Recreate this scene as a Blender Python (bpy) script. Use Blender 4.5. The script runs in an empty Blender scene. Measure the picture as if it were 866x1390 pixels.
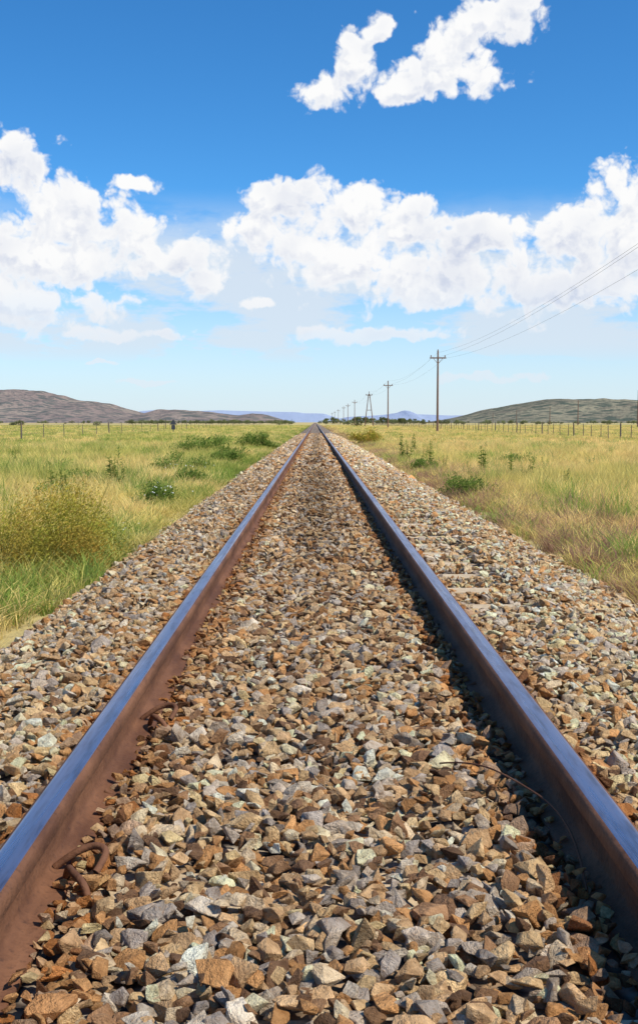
import bpy, bmesh, math, random
import numpy as np
from mathutils import Vector, Matrix, Euler
random.seed(7); rng=np.random.default_rng(11)
scene=bpy.context.scene
scene.view_settings.view_transform='Standard'
try: scene.view_settings.look='None'
except: pass
scene.view_settings.exposure=0
F=1600.0; CAMZ=0.777
# ---------------- camera
cam=bpy.data.cameras.new("camera"); co=bpy.data.objects.new("camera",cam); scene.collection.objects.link(co)
cam.sensor_fit='VERTICAL'; cam.sensor_height=36; cam.lens=F/1390*36
cam.clip_start=0.05; cam.clip_end=40000
co.location=(-0.02,0,CAMZ); co.rotation_euler=(math.radians(90-4.36),0,math.radians(-0.18))
scene.camera=co
R=co.rotation_euler.to_matrix()
def azel(px,py):
    d=R@Vector(((px-433)/F,-(py-695)/F,-1)); d.normalize()
    return math.atan2(d.x,d.y), math.asin(d.z)
# ---------------- helpers
def link(o,parent=None):
    scene.collection.objects.link(o)
    if parent: o.parent=parent
    return o
def mesh_obj(name,verts,faces,mats=(),parent=None,smooth=False,do_link=True):
    me=bpy.data.meshes.new(name); me.from_pydata([tuple(v) for v in verts],[],faces); me.update()
    for m in mats: me.materials.append(m)
    if smooth:
        me.polygons.foreach_set('use_smooth',[True]*len(me.polygons))
    o=bpy.data.objects.new(name,me)
    if do_link: link(o,parent)
    return o
class N:
    def __init__(s,tree): s.t=tree
    def n(s,typ,**kw):
        nd=s.t.nodes.new(typ)
        for k,v in kw.items(): setattr(nd,k,v)
        return nd
    def L(s,a,b): s.t.links.new(a,b)
    def math(s,op,a,b=None,c=None,clamp=False):
        nd=s.n('ShaderNodeMath',operation=op,use_clamp=clamp)
        for i,v in enumerate((a,b,c)):
            if v is None: continue
            if isinstance(v,(int,float)): nd.inputs[i].default_value=v
            else: s.L(v,nd.inputs[i])
        return nd.outputs[0]
    def vm(s,op,a,b=None,c=None,out=0):
        nd=s.n('ShaderNodeVectorMath',operation=op)
        for i,v in enumerate((a,b,c)):
            if v is None: continue
            if isinstance(v,(tuple,list)): nd.inputs[i].default_value=v
            else: s.L(v,nd.inputs[i])
        return nd.outputs[out]
    def mapr(s,v,a,b,c=0.,d=1.,typ='SMOOTHSTEP'):
        nd=s.n('ShaderNodeMapRange',interpolation_type=typ)
        s.L(v,nd.inputs[0])
        for i,x in zip((1,2,3,4),(a,b,c,d)): nd.inputs[i].default_value=x
        return nd.outputs[0]
    def mix(s,f,a,b,blend='MIX'):
        nd=s.n('ShaderNodeMix',data_type='RGBA',blend_type=blend)
        for i,v in ((0,f),(6,a),(7,b)):
            if isinstance(v,(int,float)): nd.inputs[i].default_value=v
            elif isinstance(v,(tuple,list)): nd.inputs[i].default_value=(*v[:3],1)
            else: s.L(v,nd.inputs[i])
        return nd.outputs[2]
    def noise(s,vec,scale,detail=4,rough=.5,dim='3D',dist=0):
        nd=s.n('ShaderNodeTexNoise',noise_dimensions=dim)
        if vec is not None: s.L(vec,nd.inputs['Vector'])
        nd.inputs['Scale'].default_value=scale; nd.inputs['Detail'].default_value=detail
        nd.inputs['Roughness'].default_value=rough; nd.inputs['Distortion'].default_value=dist
        return nd.outputs['Fac'],nd.outputs['Color']
    def voro(s,vec,scale,detail=0,rough=.5,dim='3D',rand=1):
        nd=s.n('ShaderNodeTexVoronoi',voronoi_dimensions=dim)
        s.L(vec,nd.inputs['Vector']); nd.inputs['Scale'].default_value=scale
        nd.inputs['Detail'].default_value=detail; nd.inputs['Roughness'].default_value=rough
        nd.inputs['Randomness'].default_value=rand
        return nd.outputs['Distance'],nd.outputs['Color']
def new_mat(name):
    m=bpy.data.materials.new(name); m.use_nodes=True
    g=N(m.node_tree); b=m.node_tree.nodes['Principled BSDF']
    return m,g,b
def bump(g,b,h,dist,strength=1):
    bn=g.n('ShaderNodeBump'); bn.inputs['Distance'].default_value=dist; bn.inputs['Strength'].default_value=strength
    g.L(h,bn.inputs['Height']); g.L(bn.outputs[0],b.inputs['Normal'])
def coords(g,which='Object'):
    return g.n('ShaderNodeTexCoord').outputs[which]
# lattice noise
_tab=rng.random((256,256))
def vn(x,y,seed=0):
    x=np.asarray(x,float)+seed*17.3; y=np.asarray(y,float)+seed*9.1
    xi=np.floor(x).astype(int); yi=np.floor(y).astype(int); fx=x-xi; fy=y-yi
    fx=fx*fx*(3-2*fx); fy=fy*fy*(3-2*fy)
    g=lambda a,b:_tab[a%256,b%256]
    return (g(xi,yi)*(1-fx)+g(xi+1,yi)*fx)*(1-fy)+(g(xi,yi+1)*(1-fx)+g(xi+1,yi+1)*fx)*fy
def fbm(x,y,seed=0,o=4):
    s=0;a=.5;t=0
    for i in range(o):
        s=s+a*vn(np.asarray(x)*2**i,np.asarray(y)*2**i,seed+i*3); t+=a; a*=.5
    return s/t
# ---------------- sun + world
sunv=Vector((0.72,-0.46,1.0)).normalized()
sl=bpy.data.lights.new("sun",'SUN'); sl.energy=5.0; sl.angle=math.radians(.5); sl.color=(1,.93,.81)
so=link(bpy.data.objects.new("sun",sl)); so.rotation_euler=(-sunv).to_track_quat('-Z','Y').to_euler(); so.location=(20,-20,40)
w=bpy.data.worlds.new("World"); scene.world=w; w.use_nodes=True
try:
    w.cycles.sampling_method='MANUAL'; w.cycles.sample_map_resolution=256
except Exception as ex: print(ex)
wt=w.node_tree; wt.nodes.clear(); g=N(wt)
K=16.0
def blob(px,py,rx,ry):
    a,e=azel(px,py); return (a*K,e*K,rx/100.,ry/100.)
BL=[ # top cloud
 (600,94,108,52),(672,25,80,48),(620,55,78,60),(545,118,95,32),(487,75,38,52),(445,124,80,26),(505,38,26,30),(715,5,40,30),
 # left cumulus
 (25,228,70,58),(95,290,115,62),(185,243,50,17),(60,350,170,70),(165,320,85,46),(235,355,78,44),(275,382,44,28),(40,415,170,36),
 # centre and right cumulus
 (390,270,85,54),(350,318,62,44),(470,282,88,52),(540,303,108,60),(450,350,140,55),(650,318,112,54),(745,315,98,52),(855,258,70,52),(820,325,120,70),(600,378,230,54),(770,390,170,54),
 # small ones
 (345,410,32,10),(140,490,28,4),(720,508,32,8),(205,518,45,7),(500,455,150,18),(640,515,60,7),(160,455,140,12)]
ng=bpy.data.node_groups.new("cloud_density",'ShaderNodeTree')
ng.interface.new_socket("P",in_out='INPUT',socket_type='NodeSocketVector')
ng.interface.new_socket("D",in_out='OUTPUT',socket_type='NodeSocketFloat')
h=N(ng); gi=h.n('NodeGroupInput'); go=h.n('NodeGroupOutput'); P=gi.outputs[0]
_,nc=h.noise(P,1.3,4,.55,'2D')
Pw=h.vm('ADD',P,h.vm('MULTIPLY',h.vm('SUBTRACT',nc,(.5,.5,.5)),(.5,.4,0)))
S=None
for b_ in BL:
    cx,cy,rx,ry=blob(*b_)
    ln=h.vm('LENGTH',h.vm('MULTIPLY_ADD',Pw,(1/rx,1/ry,0),(-cx/rx,-cy/ry,0)),out='Value')
    if S is None: S=ln
    else: S=h.math('SMOOTH_MIN',S,ln,.2)
M=h.math('SUBTRACT',1.10,S)
M=h.math('MAXIMUM',M,-1.0)
sep=h.n('ShaderNodeSeparateXYZ'); h.L(P,sep.inputs[0])
out=h.mapr(h.math('ABSOLUTE',sep.outputs[0]),4.6,6.5,-.6,0)
band=h.math('SUBTRACT',1.0,h.math('MULTIPLY',h.math('ABSOLUTE',h.math('SUBTRACT',sep.outputs[1],2.6)),.38))
lf,_=h.noise(P,.35,2,.5,'2D')
G=h.math('ADD',h.math('ADD',h.math('MULTIPLY',h.math('SUBTRACT',lf,.62),3.0),h.math('MULTIPLY',band,.6)),out)
M=h.math('MAXIMUM',M,G)
M=h.math('MINIMUM',M,.9)
vd,_=h.voro(Pw,2.1,3,.55,'2D')
nf,_=h.noise(P,3.6,6,.6,'2D')
D=h.math('ADD',M,h.math('MULTIPLY',h.math('SUBTRACT',.42,vd),.62))
D=h.math('ADD',D,h.math('MULTIPLY',h.math('SUBTRACT',nf,.5),.62))
h.L(D,go.inputs[0])
tc=g.n('ShaderNodeTexCoord').outputs['Generated']
d=g.vm('NORMALIZE',tc); sp=g.n('ShaderNodeSeparateXYZ'); g.L(d,sp.inputs[0])
u=g.math('MULTIPLY',g.math('ARCTAN2',sp.outputs[0],sp.outputs[1]),K)
v=g.math('MULTIPLY',g.math('ARCSINE',sp.outputs[2]),K)
cb=g.n('ShaderNodeCombineXYZ'); g.L(u,cb.inputs[0]); g.L(v,cb.inputs[1]); P=cb.outputs[0]
def dens(vec):
    n=g.n('ShaderNodeGroup'); n.node_tree=ng; g.L(vec,n.inputs[0]); return n.outputs[0]
D1=dens(P); D2=dens(g.vm('ADD',P,(.07,.17,0)))
alpha=g.mapr(D1,0.02,.38)
rel=g.math('SUBTRACT',D1,D2)
lit=g.mapr(rel,-.30,.24)
thick=g.mapr(D1,.12,.8,0,1)
shade=g.math('MULTIPLY',g.math('SUBTRACT',1.0,lit),thick)
lfs,_=g.noise(P,.8,2,.5,'2D')
shade=g.math('ADD',g.math('MULTIPLY',shade,.8),g.math('MULTIPLY',g.mapr(lfs,.40,.66),g.math('MULTIPLY',thick,.38)),clamp=True)
ccol=g.mix(shade,(1.0,1.0,1.0),(.60,.66,.81))
hz=g.mapr(v,.3,2.4,0.0,1.0)
ccol=g.mix(hz,(.80,.85,.93),ccol)
alpha=g.math('MULTIPLY',alpha,g.mapr(v,.1,2.0,.45,1.0))
st=g.vm('MULTIPLY',P,(.5,1.6,0)); sf,_=g.noise(st,1.0,5,.6,'2D')
bandv=g.math('MULTIPLY',g.mapr(v,.1,1.1),g.mapr(v,2.1,3.1,1,0))
veil=g.math('MULTIPLY',g.mapr(sf,.27,.54),bandv); veil=g.math('MULTIPLY',veil,.9)
hzv=g.mapr(v,-.3,3.0,.92,0.0)
veil=g.math('MAXIMUM',veil,hzv)
sky=g.n('ShaderNodeTexSky',sky_type='NISHITA'); sky.sun_disc=False
sky.sun_elevation=math.asin(sunv.z); sky.sun_rotation=math.atan2(sunv.x,sunv.y)
sky.altitude=1300; sky.air_density=1.0; sky.dust_density=.8; sky.ozone_density=1.3
dz=g.vm('MULTIPLY',d,(1,1,1.35)); g.L(g.vm('NORMALIZE',dz),sky.inputs[0])
hs=g.n('ShaderNodeHueSaturation'); hs.inputs['Saturation'].default_value=1.28; g.L(sky.outputs[0],hs.inputs['Color'])
tcol=g.mix(1.0,hs.outputs[0],(.66,1.10,1.26),'MULTIPLY')
b1=g.n('ShaderNodeBackground'); b1.inputs[1].default_value=.15; g.L(tcol,b1.inputs[0])
b2=g.n('ShaderNodeBackground'); b2.inputs[1].default_value=.98; g.L(ccol,b2.inputs[0])
b3=g.n('ShaderNodeBackground'); b3.inputs[1].default_value=1; b3.inputs[0].default_value=(.71,.79,.88,1)
m1=g.n('ShaderNodeMixShader'); g.L(veil,m1.inputs[0]); g.L(b1.outputs[0],m1.inputs[1]); g.L(b3.outputs[0],m1.inputs[2])
m2=g.n('ShaderNodeMixShader'); g.L(alpha,m2.inputs[0]); g.L(m1.outputs[0],m2.inputs[1]); g.L(b2.outputs[0],m2.inputs[2])
wo=g.n('ShaderNodeOutputWorld'); g.L(m2.outputs[0],wo.inputs[0])

# ---------------- surfaces
TL,TR=-1.70,2.08   # ballast toes
def surf(x):
    return np.interp(x,[-9,-3.2,TL,-1.25,-1.05,1.1,1.35,TR,3.6,9],[-.55,-.52,-.43,-.20,-.135,-.135,-.175,-.43,-.52,-.55])
def gz(x,y):
    far=np.clip((np.abs(x)-2.4)/3,0,1)
    return surf(x)+far*(fbm(np.asarray(x)/4,np.asarray(y)/5,5,3)-.5)*.16
xs=np.unique(np.concatenate([[-14000,-7000,-3500,-1800,-900,-450,-220,-120,-70,-45],np.arange(-30,-4,1.5),np.arange(-4,4.01,.25),np.arange(5,31,1.5),[45,70,120,220,450,900,1800,3500,7000,14000]]))
ys=np.unique(np.concatenate([[-6000,-2000,-600,-200,-80,-40,-20],np.arange(-10,60,1.),np.arange(60,200,5),[250,350,500,700,1000,1400,2000,3000,4500,7000,10000,14000]]))
V=[];Fc=[]
for y in ys:
    zz=gz(xs,np.full_like(xs,y)); ins=(xs>TL+.05)&(xs<TR-.05); zz=np.where(ins,zz-.08,zz)
    zz=np.where(np.abs(xs)>60,-.55,zz)
    V+= [(x,y,z) for x,z in zip(xs,zz)]
nx=len(xs)
for j in range(len(ys)-1):
    for i in range(nx-1):
        a=j*nx+i; Fc.append((a,a+1,a+nx+1,a+nx))
mg,g,b=new_mat("ground_grassland")
pc=coords(g)
n1,_=g.noise(g.vm('MULTIPLY',pc,(.05,.02,0)),1,5,.55); n2,_=g.noise(g.vm('MULTIPLY',pc,(.6,.35,0)),1,6,.7); n3,_=g.noise(pc,9,5,.7)
n0,_=g.noise(g.vm('MULTIPLY',pc,(.004,.0035,0)),1,5,.6)
c=g.mix(g.mapr(n1,.35,.65),(.56,.43,.18),(.40,.37,.13))
c=g.mix(g.mapr(n0,.42,.62),c,(.58,.44,.21))
c=g.mix(g.mapr(n2,.55,.8),c,(.24,.23,.08))
c=g.mix(g.mapr(n3,.45,.7,0,.5),c,(.28,.19,.10))
g.L(c,b.inputs['Base Color']); b.inputs['Roughness'].default_value=1; b.inputs['Specular IOR Level'].default_value=.1
bump(g,b,n3,.05,.8)
mesh_obj("ground",V,Fc,[mg],smooth=True)
mb,g,b=new_mat("ballast_bed")
pc=coords(g)
vd,vc=g.voro(pc,19,0); n1,_=g.noise(pc,1.2,4)
sc=g.n('ShaderNodeSeparateColor'); g.L(vc,sc.inputs[0])
rp=g.n('ShaderNodeValToRGB'); g.L(sc.outputs[0],rp.inputs[0]); e=rp.color_ramp
e.elements[0].color=(.16,.10,.06,1); e.elements[1].color=(.6,.48,.34,1)
for p_,c_ in ((.3,(.36,.24,.14,1)),(.55,(.46,.34,.22,1)),(.75,(.42,.37,.31,1))):
    q=e.elements.new(p_); q.color=c_
c=g.mix(g.mapr(vd,.3,.75),rp.outputs[0],(.06,.04,.03))
g.L(c,b.inputs['Base Color']); b.inputs['Roughness'].default_value=.95
bump(g,b,g.math('SUBTRACT',1.,vd),.05,1)
bx=np.array([TL-.05,-1.6,-1.4,-1.25,-1.05,-.5,0,.5,1.1,1.35,1.6,1.9,TR+.05]); by=np.array([-8,0,20,60,90,94,150,400,900,1800])
V=[(x,y,float(surf(x))-(.036 if y<92 else .006)) for y in by for x in bx]; Fc=[(j*13+i,j*13+i+1,(j+1)*13+i+1,(j+1)*13+i) for j in range(len(by)-1) for i in range(12)]
mesh_obj("ballast_bed",V,Fc,[mb],smooth=True)

# ---------------- scatter system
def scatter(name,pts,rot,scl,idx,col,variants):
    coll=bpy.data.collections.new(name+"_parts")
    for i,o in enumerate(variants): coll.objects.link(o)
    me=bpy.data.meshes.new(name); me.vertices.add(len(pts))
    me.vertices.foreach_set('co',np.asarray(pts,dtype=np.float32).ravel())
    for nm,arr in (('rot',rot),('scl',scl),('tint',col)):
        a=me.attributes.new(nm,'FLOAT_VECTOR','POINT'); a.data.foreach_set('vector',np.asarray(arr,dtype=np.float32).ravel())
    a=me.attributes.new('vid','INT','POINT'); a.data.foreach_set('value',np.asarray(idx,dtype=np.int32))
    me.update()
    o=link(bpy.data.objects.new(name,me))
    t=bpy.data.node_groups.new(name+"_gn",'GeometryNodeTree')
    t.interface.new_socket("Geometry",in_out='INPUT',socket_type='NodeSocketGeometry')
    t.interface.new_socket("Geometry",in_out='OUTPUT',socket_type='NodeSocketGeometry')
    gi=t.nodes.new('NodeGroupInput'); go=t.nodes.new('NodeGroupOutput')
    ci=t.nodes.new('GeometryNodeCollectionInfo'); ci.inputs[0].default_value=coll; ci.inputs['Separate Children'].default_value=True; ci.inputs['Reset Children'].default_value=True
    ip=t.nodes.new('GeometryNodeInstanceOnPoints'); ip.inputs['Pick Instance'].default_value=True
    def attr(nm,ty):
        n=t.nodes.new('GeometryNodeInputNamedAttribute'); n.data_type=ty; n.inputs['Name'].default_value=nm; return n.outputs['Attribute']
    er=t.nodes.new('FunctionNodeEulerToRotation')
    t.links.new(gi.outputs[0],ip.inputs['Points']); t.links.new(ci.outputs[0],ip.inputs['Instance'])
    t.links.new(attr('vid','INT'),ip.inputs['Instance Index']); t.links.new(attr('rot','FLOAT_VECTOR'),er.inputs[0])
    t.links.new(er.outputs[0],ip.inputs['Rotation']); t.links.new(attr('scl','FLOAT_VECTOR'),ip.inputs['Scale'])
    t.links.new(ip.outputs[0],go.inputs[0])
    md=o.modifiers.new("scatter",'NODES'); md.node_group=t
    return o
def tint_node(g):
    a=g.n('ShaderNodeAttribute'); a.attribute_type='INSTANCER'; a.attribute_name='tint'; return a.outputs['Color']

# ---------------- ballast stones
ms,g,b=new_mat("ballast_stone")
pc=coords(g); oi=g.n('ShaderNodeObjectInfo').outputs['Random']
off=g.n('ShaderNodeCombineXYZ'); g.L(g.math('MULTIPLY',oi,37.),off.inputs[0]); pp=g.vm('ADD',pc,off.outputs[0])
n1,_=g.noise(pp,2.2,4,.65); n2,_=g.noise(pp,9,4,.7)
c=g.mix(1.0,tint_node(g),g.mix(g.mapr(n1,.3,.7),(.68,.61,.54),(1.3,1.27,1.2)),'MULTIPLY')
c=g.mix(g.mapr(n2,.54,.70,0,.55),c,(.40,.21,.09))
g.L(c,b.inputs['Base Color']); b.inputs['Roughness'].default_value=.9; b.inputs['Specular IOR Level'].default_value=.1
bump(g,b,n2,.06,.7)
rocks=[]
for k in range(18):
    bm=bmesh.new()
    ax=Vector((1,random.uniform(.58,.95),random.uniform(.36,.72)))
    for i in range(random.randint(8,14)):
        v_=Vector([random.gauss(0,1) for _ in range(3)]).normalized()
        m_=max(abs(c_) for c_ in v_); v_=v_*(.55+.45/m_*.75)*.5*random.uniform(.8,1.1)
        bm.verts.new((v_.x*ax.x,v_.y*ax.y,v_.z*ax.z))
    r=bmesh.ops.convex_hull(bm,input=bm.verts)
    bmesh.ops.delete(bm,geom=[e_ for e_ in set(r['geom_interior']+r['geom_unused']) if isinstance(e_,bmesh.types.BMVert)],context='VERTS')
    bmesh.ops.dissolve_limit(bm,angle_limit=math.radians(14),verts=bm.verts,edges=bm.edges)
    bmesh.ops.bevel(bm,geom=list(bm.edges),offset=.018,segments=1,affect='EDGES',clamp_overlap=True)
    me=bpy.data.meshes.new("stone"); bm.to_mesh(me); bm.free(); me.materials.append(ms)
    rocks.append(bpy.data.objects.new("stone_%02d"%k,me))
SP=.6; S0=2.28   # sleepers
RX=.5685
def stones(y0,y1,sp,size,lift=0.):
    X,Y=np.meshgrid(np.arange(TL-.1,TR+.1,sp),np.arange(y0,y1,sp)); X=X.ravel();Y=Y.ravel()
    X=X+rng.uniform(-.5,.5,X.size)*sp; Y=Y+rng.uniform(-.5,.5,Y.size)*sp
    k=(np.abs(np.abs(X)-RX)>.048)
    edge=(fbm(X*0,Y*.8,3,3)-.5)*.35
    k&=(X>TL+.05+edge)&(X<TR-.05+edge)
    ph=((Y-S0)/SP)%1.0; onsl=(np.minimum(ph,1-ph)*SP<.12)&(np.abs(X)<1.05)&(np.abs(X)>.70)
    ex=((X>0)&(Y>7.7)&(Y<11.3))|((fbm(X*.01+np.sign(X)*7,Y*.28,21,2)>.64)&(Y>5))
    ex&=(np.abs(X)>.66)
    k&=~(onsl&ex&(rng.random(X.size)<.88))
    X=X[k];Y=Y[k]; ex=ex[k]
    Z=surf(X)+(fbm(X*4,Y*4,9,2)-.45)*.06+rng.uniform(-.014,.018,X.size)+lift
    Z=np.where(ex&(np.abs(X)<1.08),Z-.030,Z)
    dr=np.abs(np.abs(X)-RX); Z=np.where(dr<.15,np.minimum(Z,-.122+rng.uniform(-.012,.014,X.size)),Z)
    near=dr<.10
    s=size*np.exp(rng.normal(0,.33,X.size)); s=np.clip(s,size*.45,size*1.95)
    s=np.where(near,np.minimum(s,.036*size/.046),s)
    return X,Y,Z,s
parts=[stones(.9,7,.0255,.044),stones(7,22,.037,.050),stones(22,92,.085,.10)]
X,Y,Z,s=[np.concatenate([p[i] for p in parts]) for i in range(4)]
n=X.size; print("stones",n)
pal=np.array([(.60,.39,.21),(.52,.275,.115),(.78,.60,.39),(.52,.43,.34),(.41,.35,.30),(.19,.11,.065),(.68,.47,.25),(.34,.195,.105),(.72,.62,.49)])
wC=np.array([.19,.15,.14,.12,.08,.09,.13,.09,.07]); wO=np.array([.19,.12,.22,.09,.05,.02,.18,.03,.13])
wC/=wC.sum(); wO/=wO.sum()
pi=np.where(np.abs(X)<.55,rng.choice(9,n,p=wC),rng.choice(9,n,p=wO))
col=pal[pi]*rng.uniform(.72,1.2,(n,1))
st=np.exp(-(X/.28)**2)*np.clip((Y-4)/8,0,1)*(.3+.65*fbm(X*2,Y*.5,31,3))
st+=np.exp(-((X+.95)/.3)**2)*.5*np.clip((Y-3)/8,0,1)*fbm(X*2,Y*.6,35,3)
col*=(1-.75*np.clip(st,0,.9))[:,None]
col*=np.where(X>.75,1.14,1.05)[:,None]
col=np.clip(col*1.08,0.02,.80)
near=np.abs(np.abs(X)-RX)<.15
col=np.where(near[:,None],col*np.array([.85,.68,.55]),col)
rot=np.stack([rng.normal(0,.5,n),rng.normal(0,.5,n),rng.uniform(0,6.28,n)],1)
scl=np.stack([s*1.15,s*1.15,s*1.15],1)
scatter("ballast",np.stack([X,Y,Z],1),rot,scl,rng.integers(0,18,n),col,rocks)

# ---------------- track
track=link(bpy.data.objects.new("railway_track",None))
mst,g,b=new_mat("polished_rail_steel")
pc=coords(g); n1,_=g.noise(g.vm('MULTIPLY',pc,(60,.7,1)),1,4,.6); n2,_=g.noise(g.vm('MULTIPLY',pc,(40,4,1)),1,5,.65)
g.L(g.mix(g.mapr(n2,.42,.72,0,.7),(.48,.42,.48),(.20,.12,.11)),b.inputs['Base Color']); b.inputs['Metallic'].default_value=.95
g.L(g.mapr(n1,.3,.7,.24,.40),b.inputs['Roughness'])
mr,g,b=new_mat("rusty_rail_steel")
pc=coords(g); n1,_=g.noise(g.vm('MULTIPLY',pc,(8,2.5,8)),1,6,.65); n2,_=g.noise(pc,60,4,.7)
c=g.mix(g.mapr(n1,.3,.7),(.095,.040,.022),(.21,.095,.048)); c=g.mix(g.mapr(n2,.5,.75,0,.6),c,(.05,.025,.018))
g.L(c,b.inputs['Base Color']); b.inputs['Roughness'].default_value=.75; b.inputs['Metallic'].default_value=.0; b.inputs['Specular IOR Level'].default_value=.2; bump(g,b,n2,.006,.7)
half=[(.0,0),(.018,-.0004),(.0255,-.0018),(.0325,-.006),(.0350,-.011),(.0358,-.018),(.0362,-.034),(.034,-.038),(.013,-.046),(.0085,-.053),(.0080,-.08),(.009,-.112),(.013,-.122),(.034,-.132),(.060,-.1375),(.0635,-.140),(.0635,-.150)]
prof=half+[(-x,z) for x,z in half[::-1][:-1]]
for nm,sx in (("left_rail",-1),("right_rail",1)):
    yy=[-6,0,4,10,20,40,80,160,320,640,1300,1800]; V=[];Fc=[];mi=[]
    for y in yy: V+=[(sx*RX+x,y,z) for x,z in prof]
    npf=len(prof)
    for j in range(len(yy)-1):
        for i in range(npf):
            i2=(i+1)%npf; Fc.append((j*npf+i,(j+1)*npf+i,(j+1)*npf+i2,j*npf+i2))
            zm=(prof[i][1]+prof[i2][1])/2; mi.append(0 if zm>-.003 else 1)
    o=mesh_obj(nm,V,Fc,[mst,mr],track,smooth=True); o.data.polygons.foreach_set('material_index',mi)
    bm=bmesh.new(); bm.from_mesh(o.data); bmesh.ops.recalc_face_normals(bm,faces=bm.faces); bm.to_mesh(o.data); bm.free()
mc,g,b=new_mat("sleeper_concrete")
pc=coords(g); n1,_=g.noise(pc,3,6,.7); n2,_=g.noise(pc,40,4,.7)
c=g.mix(g.mapr(n1,.3,.7),(.48,.36,.22),(.62,.48,.31)); c=g.mix(g.mapr(n2,.5,.75,0,.6),c,(.24,.17,.11))
g.L(c,b.inputs['Base Color']); b.inputs['Roughness'].default_value=.9; bump(g,b,n2,.01,.6)
bm=bmesh.new()
for k in range(-8,240):
    y=S0+k*SP
    r=bmesh.ops.create_cube(bm,size=1); 
    for v_ in r['verts']:
        tp=v_.co.z>0; v_.co=Vector((v_.co.x*2*(1.0 if tp else 1.03),y+v_.co.y*(.20 if tp else .26),-.151 if tp else -.33))
sl_me=bpy.data.meshes.new("sleepers"); bmesh.ops.bevel(bm,geom=list(bm.edges),offset=.012,segments=2,affect='EDGES'); bm.to_mesh(sl_me); bm.free(); sl_me.materials.append(mc)
link(bpy.data.objects.new("sleepers",sl_me),track)
cu=bpy.data.curves.new("rail_clips",'CURVE'); cu.dimensions='3D'; cu.bevel_depth=.0075; cu.bevel_resolution=3; cu.resolution_u=6; cu.materials.append(mr)
for k in range(-3,45):
    for sx in (-1,1):
        for sd in (-1,1):
            y=S0+k*SP; x=sx*RX
            if k in (0,2) and sx<0 and sd>0:
                pts=[(.02,.055,-.125),(.055,.06,-.098),(.095,.065,-.082),(.125,.045,-.08),(.13,.015,-.09),(.115,-.01,-.11)]
                pts2=[(.05,.02,-.13),(.062,-.01,-.098),(.075,-.05,-.092),(.10,-.085,-.095),(.115,-.095,-.115),(.118,-.10,-.15)]
                sets=(pts,pts2)
            else:
                up=-.03
                pts=[(.03,-.035,-.128),(.062,-.035,-.118),(.092,-.03,-.108),(.118,-.005,-.112),(.118,.03,-.12),(.092,.045,-.122),(.06,.042,-.132),(.045,.04,-.16)]
                sets=([(a_,b_,c_+up*(a_>.06)) for a_,b_,c_ in pts],)
            for pts in sets:
                s_=cu.splines.new('NURBS'); s_.points.add(len(pts)-1); s_.use_endpoint_u=True; s_.order_u=3
                for q,p_ in zip(s_.points,pts): q.co=(x+sd*p_[0],y+p_[1]*1.0,p_[2],1)
link(bpy.data.objects.new("rail_clips",cu),track)
cu=bpy.data.curves.new("loose_wire",'CURVE'); cu.dimensions='3D'; cu.bevel_depth=.0022; cu.materials.append(mr)
s_=cu.splines.new('NURBS'); pts=[(.30,2.98,-.10),(.38,2.92,-.075),(.44,2.78,-.07),(.485,2.66,-.075),(.51,2.5,-.06),(.52,2.35,-.09),(.50,2.2,-.12)]
s_.points.add(len(pts)-1); s_.use_endpoint_u=True
for q,p_ in zip(s_.points,pts): q.co=(*p_,1)
link(bpy.data.objects.new("loose_wire",cu))

# ---------------- grass
def leaf_mat(name,trans=.4,rough=.6,basedark=.55,fixed=None):
    m=bpy.data.materials.new(name); m.use_nodes=True; t=m.node_tree; t.nodes.clear(); g=N(t)
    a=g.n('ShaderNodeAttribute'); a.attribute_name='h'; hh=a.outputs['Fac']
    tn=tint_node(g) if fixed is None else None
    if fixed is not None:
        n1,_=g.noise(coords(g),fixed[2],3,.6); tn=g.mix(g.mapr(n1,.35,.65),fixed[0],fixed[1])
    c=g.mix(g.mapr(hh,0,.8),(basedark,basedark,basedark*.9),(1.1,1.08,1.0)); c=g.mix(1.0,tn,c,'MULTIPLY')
    d1=g.n('ShaderNodeBsdfDiffuse'); g.L(c,d1.inputs[0]); d2=g.n('ShaderNodeBsdfTranslucent'); g.L(c,d2.inputs[0])
    mx=g.n('ShaderNodeMixShader'); mx.inputs[0].default_value=trans; g.L(d1.outputs[0],mx.inputs[1]); g.L(d2.outputs[0],mx.inputs[2])
    o=g.n('ShaderNodeOutputMaterial'); g.L(mx.outputs[0],o.inputs[0]); return m
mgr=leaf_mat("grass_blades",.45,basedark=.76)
def tuft(nb,spread,hmin,hmax,w,lean,seed,head=False):
    r=random.Random(seed); V=[];Fc=[];H=[]
    for _ in range(nb):
        a=r.uniform(0,6.283); d_=spread*math.sqrt(r.random()); x0=d_*math.cos(a); y0=d_*math.sin(a)
        hgt=r.uniform(hmin,hmax); la=r.uniform(0,6.283); ln=lean*r.uniform(.2,1.2)*hgt; wa=r.uniform(0,3.14)
        dx,dy=math.cos(wa)*w/2,math.sin(wa)*w/2; b0=len(V)
        fr=(0,.35,.7,1)
        wd=(1,.9,.6,.12) if not (head and r.random()<.5) else (.45,.35,1.1,.3)
        for f_,q in zip(fr,wd):
            cx=x0+math.cos(la)*ln*f_**2; cy=y0+math.sin(la)*ln*f_**2; z=hgt*f_*(1-.12*f_*f_)
            V.append((cx-dx*q,cy-dy*q,z)); V.append((cx+dx*q,cy+dy*q,z)); H+=[f_,f_]
        for i in range(3): Fc.append((b0+2*i,b0+2*i+1,b0+2*i+3,b0+2*i+2))
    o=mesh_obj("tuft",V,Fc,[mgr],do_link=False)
    at=o.data.attributes.new('h','FLOAT','POINT'); at.data.foreach_set('value',H); return o
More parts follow.
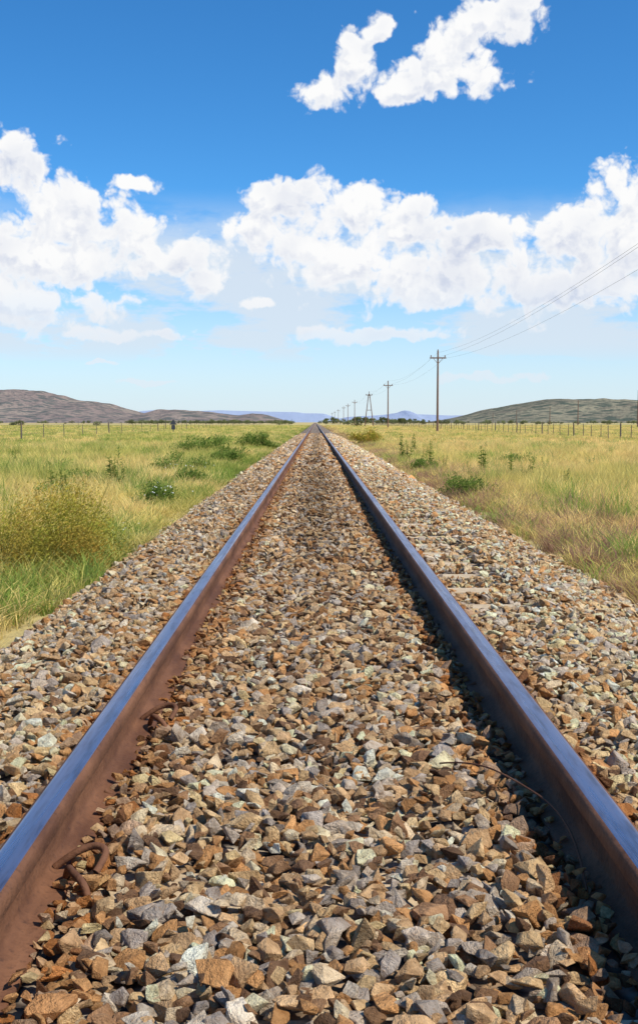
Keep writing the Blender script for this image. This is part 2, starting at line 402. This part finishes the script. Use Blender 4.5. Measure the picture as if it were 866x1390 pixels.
T=[tuft(34,.10,.18,.5,.006,.55,i) for i in range(4)]+[tuft(30,.12,.3,.62,.007,.4,10+i,True) for i in range(4)]+[tuft(26,.2,.2,.5,.018,.5,20+i,True) for i in range(4)]
def grass_pts(y0,y1,dens,far):
    lim=.30*y1+2.5
    nn=int((2*lim)*(y1-y0)*dens)
    x=rng.uniform(-lim,lim,nn); y=rng.uniform(y0,y1,nn)
    edge=(fbm(y*.8,y*0,3,3)-.5)*.5
    k=((x<TL+.05+edge)|(x>TR-.05+edge))&(np.abs(x)<.30*y+3.2)
    return x[k],y[k],np.full(k.sum(),far)
segs=[(1.5,14,70,0),(14,30,42,0),(30,60,16,0),(60,110,6,1),(110,200,3.2,1),(200,380,1.0,1)]
gp=[grass_pts(*s_) for s_ in segs]
X=np.concatenate([p[0] for p in gp]);Y=np.concatenate([p[1] for p in gp]);FR=np.concatenate([p[2] for p in gp])
dist=np.where(X<0,TL-X,X-TR)
patch=fbm(X/1.8,Y/4.5,50,3); patch2=fbm(X/.5,Y/.9,60,2); patch3=fbm(X/.9,Y/2.2,77,3)
thin=(patch2<.22)&(dist<4); edge_thin=(dist<.3)&(rng.random(X.size)>.6+dist)
k=~(thin|edge_thin); X,Y,FR,dist,patch,patch2,patch3=[a[k] for a in (X,Y,FR,dist,patch,patch2,patch3)]
n=X.size; print("tufts",n)
straw=np.array((.90,.71,.29)); ygreen=np.array((.62,.59,.16)); green=np.array((.23,.31,.07)); redb=np.array((.46,.28,.19)); gold=np.array((.94,.70,.30))
gf=np.clip((patch-.41)*4,0,1)[:,None]; r1=rng.random((n,1))
left=straw*(1-gf*.85)+ygreen*gf*.85; left=np.where(r1<.03+.16*gf,green*1.2,left)
left=np.where((r1<.6)&(patch3[:,None]>.61),green*1.25,left)
nearL=(np.clip(1.2-dist/1.0,0,1)*np.clip((Y-14)/14,0,1)*np.clip((patch2-.35)*4,0,1))[:,None]; left=np.where(rng.random((n,1))<nearL*.8,green*1.1,left)
right=gold*(1-gf*.6)+ygreen*gf*.6
nr=np.clip(1.2-dist/1.3+(.5-patch)*1.2,0,1)[:,None]; right=np.where(rng.random((n,1))<nr*.72,redb,right); right=np.where(rng.random((n,1))<.06,green*1.3,right)
right=np.where((r1<.4)&(patch3[:,None]>.63),green*1.4,right)
col=np.clip(np.where((X<0)[:,None],left,right)*rng.uniform(.74,1.1,(n,1))*(.82+.36*patch2[:,None]),0,.92)
vid=np.where(FR>0,rng.integers(8,12,n),np.where(rng.random(n)<.5,rng.integers(0,4,n),rng.integers(4,8,n)))
hs_=np.clip(.45+dist*.35,.45,1.0)*rng.uniform(.65,1.15,n)*np.where(X<0,.9,.85)*(.5+.5*patch+.55*patch3)
wsc=np.where(Y<30,1.0,np.where(Y<60,1.35,1.5))
wsc=np.where(Y>110,2.2,wsc); wsc=np.where(Y>200,3.5,wsc)
scl=np.stack([wsc,wsc,hs_*np.where(Y>200,1.1,1.)],1)
rot=np.stack([rng.normal(0,.1,n),rng.normal(0,.1,n),rng.uniform(0,6.28,n)],1)
for i,o in enumerate(T): o.name="tuft_%02d"%i
scatter("grass",np.stack([X,Y,gz(X,Y)-.02],1),rot,scl,vid,col,T)

# ---------------- shrubs / weeds
def leafcloud(V,Fc,H,cx,cy,cz,rx,ry,rz,nl,ls,r,clumps=14):
    cs=[]
    for _ in range(clumps):
        a=r.uniform(0,6.283); e=r.uniform(-.1,1.0); q=r.uniform(.35,.85)
        cs.append((cx+rx*q*math.cos(a)*math.sqrt(1-e*e*.9),cy+ry*q*math.sin(a)*math.sqrt(1-e*e*.9),cz+rz*q*e,r.uniform(.25,.45)))
    for _ in range(nl):
        c_=r.choice(cs); v_=Vector([r.gauss(0,1) for _ in range(3)]).normalized()*(r.random()**.4)*c_[3]
        p=Vector((c_[0]+v_.x*rx,c_[1]+v_.y*ry,max(c_[2]+v_.z*rz,.02 if cz<.6 else -99)))
        n_=Vector([r.gauss(0,1) for _ in range(3)]).normalized(); t_=n_.orthogonal().normalized(); b_=n_.cross(t_)
        l=ls*r.uniform(.6,1.3); b0=len(V)
        V+=[p-t_*l,p+b_*l*.35,p+t_*l,p-b_*l*.35]; Fc.append((b0,b0+1,b0+2,b0+3)); H+=[min(1,max(0,(p.z-cz+rz*.6)/(rz*1.6)))]*4
def stem(V,Fc,H,p0,p1,w0,w1,hv=.3,seg=5):
    p0=Vector(p0);p1=Vector(p1); d_=(p1-p0).normalized(); t_=d_.orthogonal().normalized(); b_=d_.cross(t_); b0=len(V)
    for p,w_ in ((p0,w0),(p1,w1)):
        for i in range(seg):
            a=i*6.2832/seg; V.append(p+(t_*math.cos(a)+b_*math.sin(a))*w_); H.append(hv)
    for i in range(seg): Fc.append((b0+i,b0+(i+1)%seg,b0+seg+(i+1)%seg,b0+seg+i))
def fin(name,V,Fc,H,mat,loc,link_=True):
    o=mesh_obj(name,V,Fc,[mat],do_link=False); at=o.data.attributes.new('h','FLOAT','POINT'); at.data.foreach_set('value',H)
    o.location=loc
    if link_: link(o)
    return o
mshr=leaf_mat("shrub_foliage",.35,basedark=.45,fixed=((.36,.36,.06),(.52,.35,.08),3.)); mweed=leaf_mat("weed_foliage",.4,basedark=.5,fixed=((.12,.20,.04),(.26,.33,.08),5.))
def shrub(name,x,y,w_,h_,mat,nl=5000,ls=.014,seed=1):
    r=random.Random(seed); V=[];Fc=[];H=[]
    leafcloud(V,Fc,H,0,0,h_*.25,w_*.62,w_*.62,h_*.75,nl,ls,r,26)
    for _ in range(40):
        a=r.uniform(0,6.28); q=r.uniform(.2,.95); stem(V,Fc,H,(0,0,0),(math.cos(a)*w_*.5*q,math.sin(a)*w_*.5*q,h_*r.uniform(.5,1.05)),.004,.0015,.4,3)
    return fin(name,V,Fc,H,mat,(x,y,float(gz(x,y))))
shrub("wild_shrub",-1.98,9.2,1.0,.76,mshr,16000,.012,3)
shrub("wild_shrub",-2.6,9.7,.9,.62,mshr,8000,.012,4)
shrub("wild_shrub",-2.25,16.5,.6,.45,mweed,2500,.02,5)
shrub("wild_shrub",2.3,18.5,.75,.42,mweed,3500,.02,6)
shrub("wild_shrub",-3.7,17.,.7,.5,mweed,2500,.022,8)
shrub("wild_shrub",-3.2,27.,1.4,.6,mweed,3500,.03,9)
shrub("wild_shrub",-3.8,42.,2.2,.9,mweed,4000,.05,10)
shrub("wild_shrub",2.6,62.,1.6,.9,mshr,2500,.06,11)
shrub("wild_shrub",-2.5,33.,1.0,.6,mweed,2500,.035,12)
shrub("wild_shrub",-5.6,26.,.9,.5,mweed,2000,.03,13)
shrub("wild_shrub",5.6,33.,1.0,.5,mweed,2000,.03,14)
shrub("wild_shrub",-2.6,52.,1.6,.9,mweed,3000,.05,15)
shrub("wild_shrub",2.5,28.,.7,.4,mweed,2000,.03,16)
shrub("wild_shrub",-4.1,21.,.9,.5,mweed,2500,.025,17)
shrub("wild_shrub",-2.4,22.5,.7,.4,mweed,2000,.025,18)
def weed(x,y,h_,seed):
    r=random.Random(seed); V=[];Fc=[];H=[]
    for s_ in range(r.randint(2,4)):
        lx,ly=r.uniform(-.12,.12),r.uniform(-.12,.12); hh=h_*r.uniform(.7,1); stem(V,Fc,H,(lx*.3,ly*.3,0),(lx,ly,hh),.008,.003,.5,4)
        for i in range(46):
            f_=r.uniform(.05,1.02); a=r.uniform(0,6.28); L=.19*h_*(1.15-f_*.8); p=Vector((lx*(.3+.7*f_),ly*(.3+.7*f_),hh*f_)); d_=Vector((math.cos(a),math.sin(a),r.uniform(.2,.9))).normalized()
            sd=Vector((-math.sin(a),math.cos(a),0))*L*.2; b0=len(V); m_=p+d_*L*.5; V+=[p,m_+sd,p+d_*L-Vector((0,0,L*.2)),m_-sd]; Fc.append((b0,b0+1,b0+2,b0+3)); H+=[.6,.8,1,.8]
    fin("tall_weed",V,Fc,H,mweed,(x,y,float(gz(x,y))))
rw=random.Random(5)
for (px,y,h_) in ((546,36,.95),(553,35,.8),(580,32,.9),(574,33,.7),(655,27,.85),(692,24,.85),(718,24,.7),(708,23,.5),(562,45,.9),(600,29,.55),(640,24,.55),(155,20,.95),(162,19.6,.7),(75,19,.75),(66,19.5,.6),(90,19,.55),(150,24,.65),(312,34,.85),(305,35,.7),(300,38,.75),(330,44,.7),(18,30,.65),(285,30,.6),(240,28,.55),(768,21,.5),(740,28,.5),(800,30,.5)):
    weed((px-428)/F*y,y,h_,rw.randint(0,999))
mfl,g,b=new_mat("white_petals"); b.inputs['Base Color'].default_value=(.75,.74,.68,1); b.inputs['Roughness'].default_value=.7
V=[];Fc=[]
for (cx,cy,nf,sp_,zt) in ((-2.2,16.2,40,.3,.45),(-2.6,24,26,.5,.45),(-1.9,11.6,6,.15,.3)):
    for _ in range(nf):
        x=rw.gauss(cx,sp_*.6);y=rw.gauss(cy,sp_*.6); z=float(gz(x,y))+rw.uniform(.5,1)*zt; r_=.010; b0=len(V)
        nn=Vector((rw.gauss(0,.4),rw.gauss(-.3,.4),1)).normalized(); t_=nn.orthogonal().normalized(); b_=nn.cross(t_)
        for i in range(6): a=i*1.0472; V.append(Vector((x,y,z))+(t_*math.cos(a)+b_*math.sin(a))*r_)
        Fc.append(tuple(range(b0,b0+6)))
mesh_obj("wild_flowers",V,Fc,[mfl])

# ---------------- poles and wires
mp,g,b=new_mat("weathered_pole"); pc=coords(g); n1,_=g.noise(g.vm('MULTIPLY',pc,(8,8,.6)),1,5,.6)
g.L(g.mix(n1,(.10,.055,.035),(.26,.15,.10)),b.inputs['Base Color']); b.inputs['Roughness'].default_value=.85
mi_,g,b=new_mat("insulator_glaze"); b.inputs['Base Color'].default_value=(.16,.09,.06,1); b.inputs['Roughness'].default_value=.25
mw,g,b=new_mat("wire_metal"); b.inputs['Base Color'].default_value=(.22,.24,.27,1); b.inputs['Metallic'].default_value=.3; b.inputs['Roughness'].default_value=.5
def tube(bm,p0,p1,r0,r1,seg=10,mat=0):
    p0=Vector(p0);p1=Vector(p1);d_=p1-p0
    M_=Matrix.Translation((p0+p1)/2)@d_.to_track_quat('Z','Y').to_matrix().to_4x4()
    r=bmesh.ops.create_cone(bm,cap_ends=True,segments=seg,radius1=r0,radius2=r1,depth=d_.length,matrix=M_)
    for v_ in r['verts']:
        for f_ in v_.link_faces: f_.material_index=mat
ARM=[(-.75,8.35),(.75,8.35),(0.0,9.0)]
def pole(name,x,y,h_=9.0,aframe=False,arms=True,r0=.14):
    bm=bmesh.new(); k=h_/9.
    if aframe:
        tube(bm,(-1.2,0,-.6),(-.12,0,h_*.93),.13,.09); tube(bm,(1.2,0,-.6),(.12,0,h_*.93),.13,.09); tube(bm,(-.62,0,h_*.48),(.62,0,h_*.48),.07,.07,8)
        tube(bm,(0,0,h_*.88),(0,0,h_),.09,.07)
    else: tube(bm,(0,0,-.6),(0,0,h_-.12),r0,r0*.62,12)
    if arms:
        r=bmesh.ops.create_cube(bm,size=1,matrix=Matrix.Translation((0,-.11,8.12*k))@Matrix.Diagonal((1.75*k,.10,.14,1)))
        tube(bm,(-.5*k,-.11,8.07*k),(0,-.06,7.5*k),.025,.025,6); tube(bm,(.5*k,-.11,8.07*k),(0,-.06,7.5*k),.025,.025,6)
        for ax_ in (-.75,.75): 
            tube(bm,(ax_*k,-.11,8.15*k),(ax_*k,-.11,8.26*k),.02,.02,6); tube(bm,(ax_*k,-.11,8.24*k),(ax_*k,-.11,8.33*k),.09,.06,10,1); tube(bm,(ax_*k,-.11,8.33*k),(ax_*k,-.11,8.42*k),.07,.04,10,1)
        tube(bm,(0,0,h_-.14),(0,0,h_-.06),.09,.06,10,1); tube(bm,(0,0,h_-.06),(0,0,h_+.05),.07,.04,10,1)
    me=bpy.data.meshes.new(name); bm.to_mesh(me); bm.free(); me.materials.append(mp); me.materials.append(mi_)
    for p_ in me.polygons: p_.use_smooth=False
    o=link(bpy.data.objects.new(name,me)); o.location=(x,y,-.5); return o
PY=[-42,45,132,222,300,410,495,570,700,830,960]
PXc=13.6
for i,y in enumerate(PY): pole("utility_pole",PXc,y,9.3 if i==2 else 9.0,aframe=(y==300))
cu=bpy.data.curves.new("overhead_wires",'CURVE'); cu.dimensions='3D'; cu.bevel_depth=.006; cu.bevel_resolution=1; cu.materials.append(mw)
for (ax_,az_) in ARM:
    for a_,b_ in zip(PY[:-1],PY[1:]):
        s_=cu.splines.new('POLY'); s_.points.add(16); yo=-.11 if ax_ else 0
        for i in range(17):
            t_=i/16; L=b_-a_; s_.points[i].co=(PXc+ax_,a_+t_*L+yo,az_-.5-4*t_*(1-t_)*.9*(L/90)**2,1)
link(bpy.data.objects.new("overhead_wires",cu))
for (px,y,h_) in ((864,246,8),(783,360,8),(745,470,7.5),(700,600,7.5),(668,760,7.5)): pole("utility_pole",(px-428)/F*y,y,h_,arms=False,r0=.16)

# ---------------- fences
mfp,g,b=new_mat("fence_post"); n1,_=g.noise(coords(g),3,4); g.L(g.mix(n1,(.07,.06,.05),(.20,.16,.12)),b.inputs['Base Color']); b.inputs['Roughness'].default_value=.9
def fence(name,X0,y0,y1,step,seed,hh=1.25,dropper=True):
    r=random.Random(seed); bm=bmesh.new(); i=0; y=y0
    while y<y1:
        big=(i%5==0); h_=hh*(1.05 if big else .93)*r.uniform(.96,1.05); rr=.06 if big else .03
        x=X0+r.uniform(-.08,.08); zb=float(gz(x,y)) if abs(x)<60 else -.55
        tube(bm,(x,y,zb-.1),(x+r.uniform(-.06,.06),y+r.uniform(-.06,.06),zb+h_),rr,rr*.85,6); y+=step*r.uniform(.9,1.1); i+=1
    for z in (.3,.55,.8,1.02,1.15): tube(bm,(X0,y0,-.55+z),(X0,y1,-.55+z),.005,.005,4)
    me=bpy.data.meshes.new(name); bm.to_mesh(me); bm.free(); me.materials.append(mfp); return link(bpy.data.objects.new(name,me))
fence("wire_fence",20.5,10,420,2.8,1)
fence("wire_fence",-19,10,420,6.5,2)
o=fence("wire_fence",0,0,170,5,3,1.3); o.rotation_euler=(0,0,math.radians(78)); o.location=(-24,190,0)
bm=bmesh.new(); tube(bm,(0,0,-.2),(0,0,1.1),.05,.05,8)
vs=[bm.verts.new(c_) for c_ in ((-.38,-.06,1.0),(.38,-.06,1.0),(0,-.06,1.62),(-.38,-.09,1.0),(.38,-.09,1.0),(0,-.09,1.62))]
for f_ in ((0,1,2),(5,4,3),(0,3,4,1),(1,4,5,2),(2,5,3,0)): bm.faces.new([vs[i] for i in f_])
bmesh.ops.create_cube(bm,size=1,matrix=Matrix.Translation((0,-.07,.72))@Matrix.Diagonal((.42,.03,.5,1)))
mm,g,b=new_mat("dark_painted_metal"); b.inputs['Base Color'].default_value=(.04,.045,.06,1); b.inputs['Roughness'].default_value=.5
me=bpy.data.meshes.new("track_marker_sign"); bm.to_mesh(me); bm.free(); me.materials.append(mm)
o=link(bpy.data.objects.new("track_marker_sign",me)); o.location=(-15.6,130,-.5)

# ---------------- hills
def hill_mat(name,c1,c2,cd,dot,thr,haze=0):
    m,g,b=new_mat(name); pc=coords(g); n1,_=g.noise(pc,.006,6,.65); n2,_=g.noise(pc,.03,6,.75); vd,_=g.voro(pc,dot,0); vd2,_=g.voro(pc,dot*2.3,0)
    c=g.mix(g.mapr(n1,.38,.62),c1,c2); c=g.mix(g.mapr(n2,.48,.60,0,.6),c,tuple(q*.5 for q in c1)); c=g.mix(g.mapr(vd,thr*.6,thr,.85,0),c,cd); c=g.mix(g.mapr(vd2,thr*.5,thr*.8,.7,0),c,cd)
    if haze: c=g.mix(haze,c,(.42,.52,.70))  # atmospheric haze painted into the base colour as a blue tint
    g.L(c,b.inputs['Base Color']); b.inputs['Roughness'].default_value=1; b.inputs['Specular IOR Level'].default_value=0; bump(g,b,n2,20,.8); return m
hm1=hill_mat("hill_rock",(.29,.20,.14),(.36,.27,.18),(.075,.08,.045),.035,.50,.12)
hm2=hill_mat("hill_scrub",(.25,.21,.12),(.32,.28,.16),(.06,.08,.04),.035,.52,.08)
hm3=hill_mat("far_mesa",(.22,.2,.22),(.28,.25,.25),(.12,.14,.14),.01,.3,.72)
def hill(name,Z,ridge,mat,depth,rough=.12,seed=0):
    px=np.array([p[0] for p in ridge],float); py=np.array([p[1] for p in ridge],float)
    Xr=(px-428)/F*Z; Hr=(573-py)/F*Z+1.3
    nx_,ny=260,40; xs=np.linspace(Xr[0],Xr[-1],nx_); H=np.interp(xs,Xr,Hr); ker=np.ones(5)/5; H=np.convolve(np.pad(H,2,'edge'),ker,'valid')
    H=H*(1+rough*1.2*(fbm(xs/(depth*.07),xs*0,seed+20,4)-.5))
    V=[];Fc=[]
    for j in range(ny):
        t_=j/(ny-1)*2-1; prof_=(1-abs(t_)**1.5)
        nz=fbm(xs/(depth*.18),np.full(nx_,t_*5.),seed,5)
        zz=-1.3+H*prof_*(1-rough*4*(1-nz)*(abs(t_)*1.2+.03)) 
        yy=Z+t_*depth+(fbm(xs/(depth*.5),np.full(nx_,t_*2),seed+9,3)-.5)*depth*.4
        V+=list(zip(xs,yy,zz))
    for j in range(ny-1):
        for i in range(nx_-1): a=j*nx_+i; Fc.append((a,a+1,a+nx_+1,a+nx_))
    return mesh_obj(name,V,Fc,[mat],smooth=True)
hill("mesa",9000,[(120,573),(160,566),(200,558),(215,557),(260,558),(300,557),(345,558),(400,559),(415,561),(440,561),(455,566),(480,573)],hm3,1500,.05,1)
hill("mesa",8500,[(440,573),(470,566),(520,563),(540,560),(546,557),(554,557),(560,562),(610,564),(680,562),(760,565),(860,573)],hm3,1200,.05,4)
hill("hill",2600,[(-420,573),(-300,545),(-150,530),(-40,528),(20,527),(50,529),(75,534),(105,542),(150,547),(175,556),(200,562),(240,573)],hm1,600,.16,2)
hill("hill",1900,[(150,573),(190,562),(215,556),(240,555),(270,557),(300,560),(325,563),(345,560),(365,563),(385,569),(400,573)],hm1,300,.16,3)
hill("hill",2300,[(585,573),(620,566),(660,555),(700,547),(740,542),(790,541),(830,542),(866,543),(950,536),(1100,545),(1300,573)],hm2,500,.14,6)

# ---------------- distant trees and bushes
mtr=leaf_mat("tree_foliage",.2,fixed=None)
def tree_mesh(seed,bushy):
    r=random.Random(seed); V=[];Fc=[];H=[]
    if bushy:
        leafcloud(V,Fc,H,0,0,.35,.62,.62,.55,420,.075,r,9); stem(V,Fc,H,(0,0,-.1),(0,0,.4),.04,.02,.1)
    else:
        stem(V,Fc,H,(0,0,-.1),(0,0,.45),.035,.022,.1)
        for i in range(5):
            a=r.uniform(0,6.28); stem(V,Fc,H,(0,0,.3),(math.cos(a)*.28,math.sin(a)*.28,.65),.018,.008,.1,4)
        leafcloud(V,Fc,H,0,0,.66,.42,.42,.36,520,.06,r,12)
    return fin("tree_%02d"%seed,V,Fc,H,mtr,(0,0,0),False)
TM=[tree_mesh(i,i>=3) for i in range(6)]
pts=[];sc_=[];vi=[];cl=[]
def addt(px,y,h_,bush=None,dk=1.):
    pts.append(((px-428)/F*y,y,-.6)); ww=h_*rw.uniform(.85,1.3); sc_.append((ww,ww,h_)); vi.append(rw.randint(3,5) if (bush if bush is not None else rw.random()<.5) else rw.randint(0,2))
    c_=np.array((.16,.18,.085))*rw.uniform(.7,1.4)*dk; cl.append(c_)
for _ in range(130): 
    y=rw.uniform(700,1100); px=rw.choice((rw.uniform(440,565),rw.gauss(500,28),rw.gauss(535,14))); addt(px,y,rw.uniform(2.2,4.8))
for _ in range(220): y=rw.uniform(700,1500); addt(rw.uniform(175,400),y,rw.uniform(1.8,4),True)
for _ in range(90): y=rw.uniform(700,1700); addt(rw.uniform(-300,180),y,rw.uniform(1.5,3.5),True)
for _ in range(200): y=rw.uniform(500,1500); addt(rw.uniform(560,1150),y,rw.uniform(1.5,3.5),True)
for _ in range(8): addt(rw.gauss(490,10),rw.uniform(560,640),rw.uniform(3,4.5),False)
for px,y,h_ in ((27,330,2.3),(133,330,2.1),(20,335,1.8),(380,420,2.2),(392,430,2.8),(470,420,2.5),(484,300,2.0)): addt(px,y,h_,True)
pts=np.array(pts); n=len(pts)
scatter("distant_trees",pts,np.stack([np.zeros(n),np.zeros(n),rng.uniform(0,6.28,n)],1),np.array(sc_),np.array(vi),np.array(cl),TM)
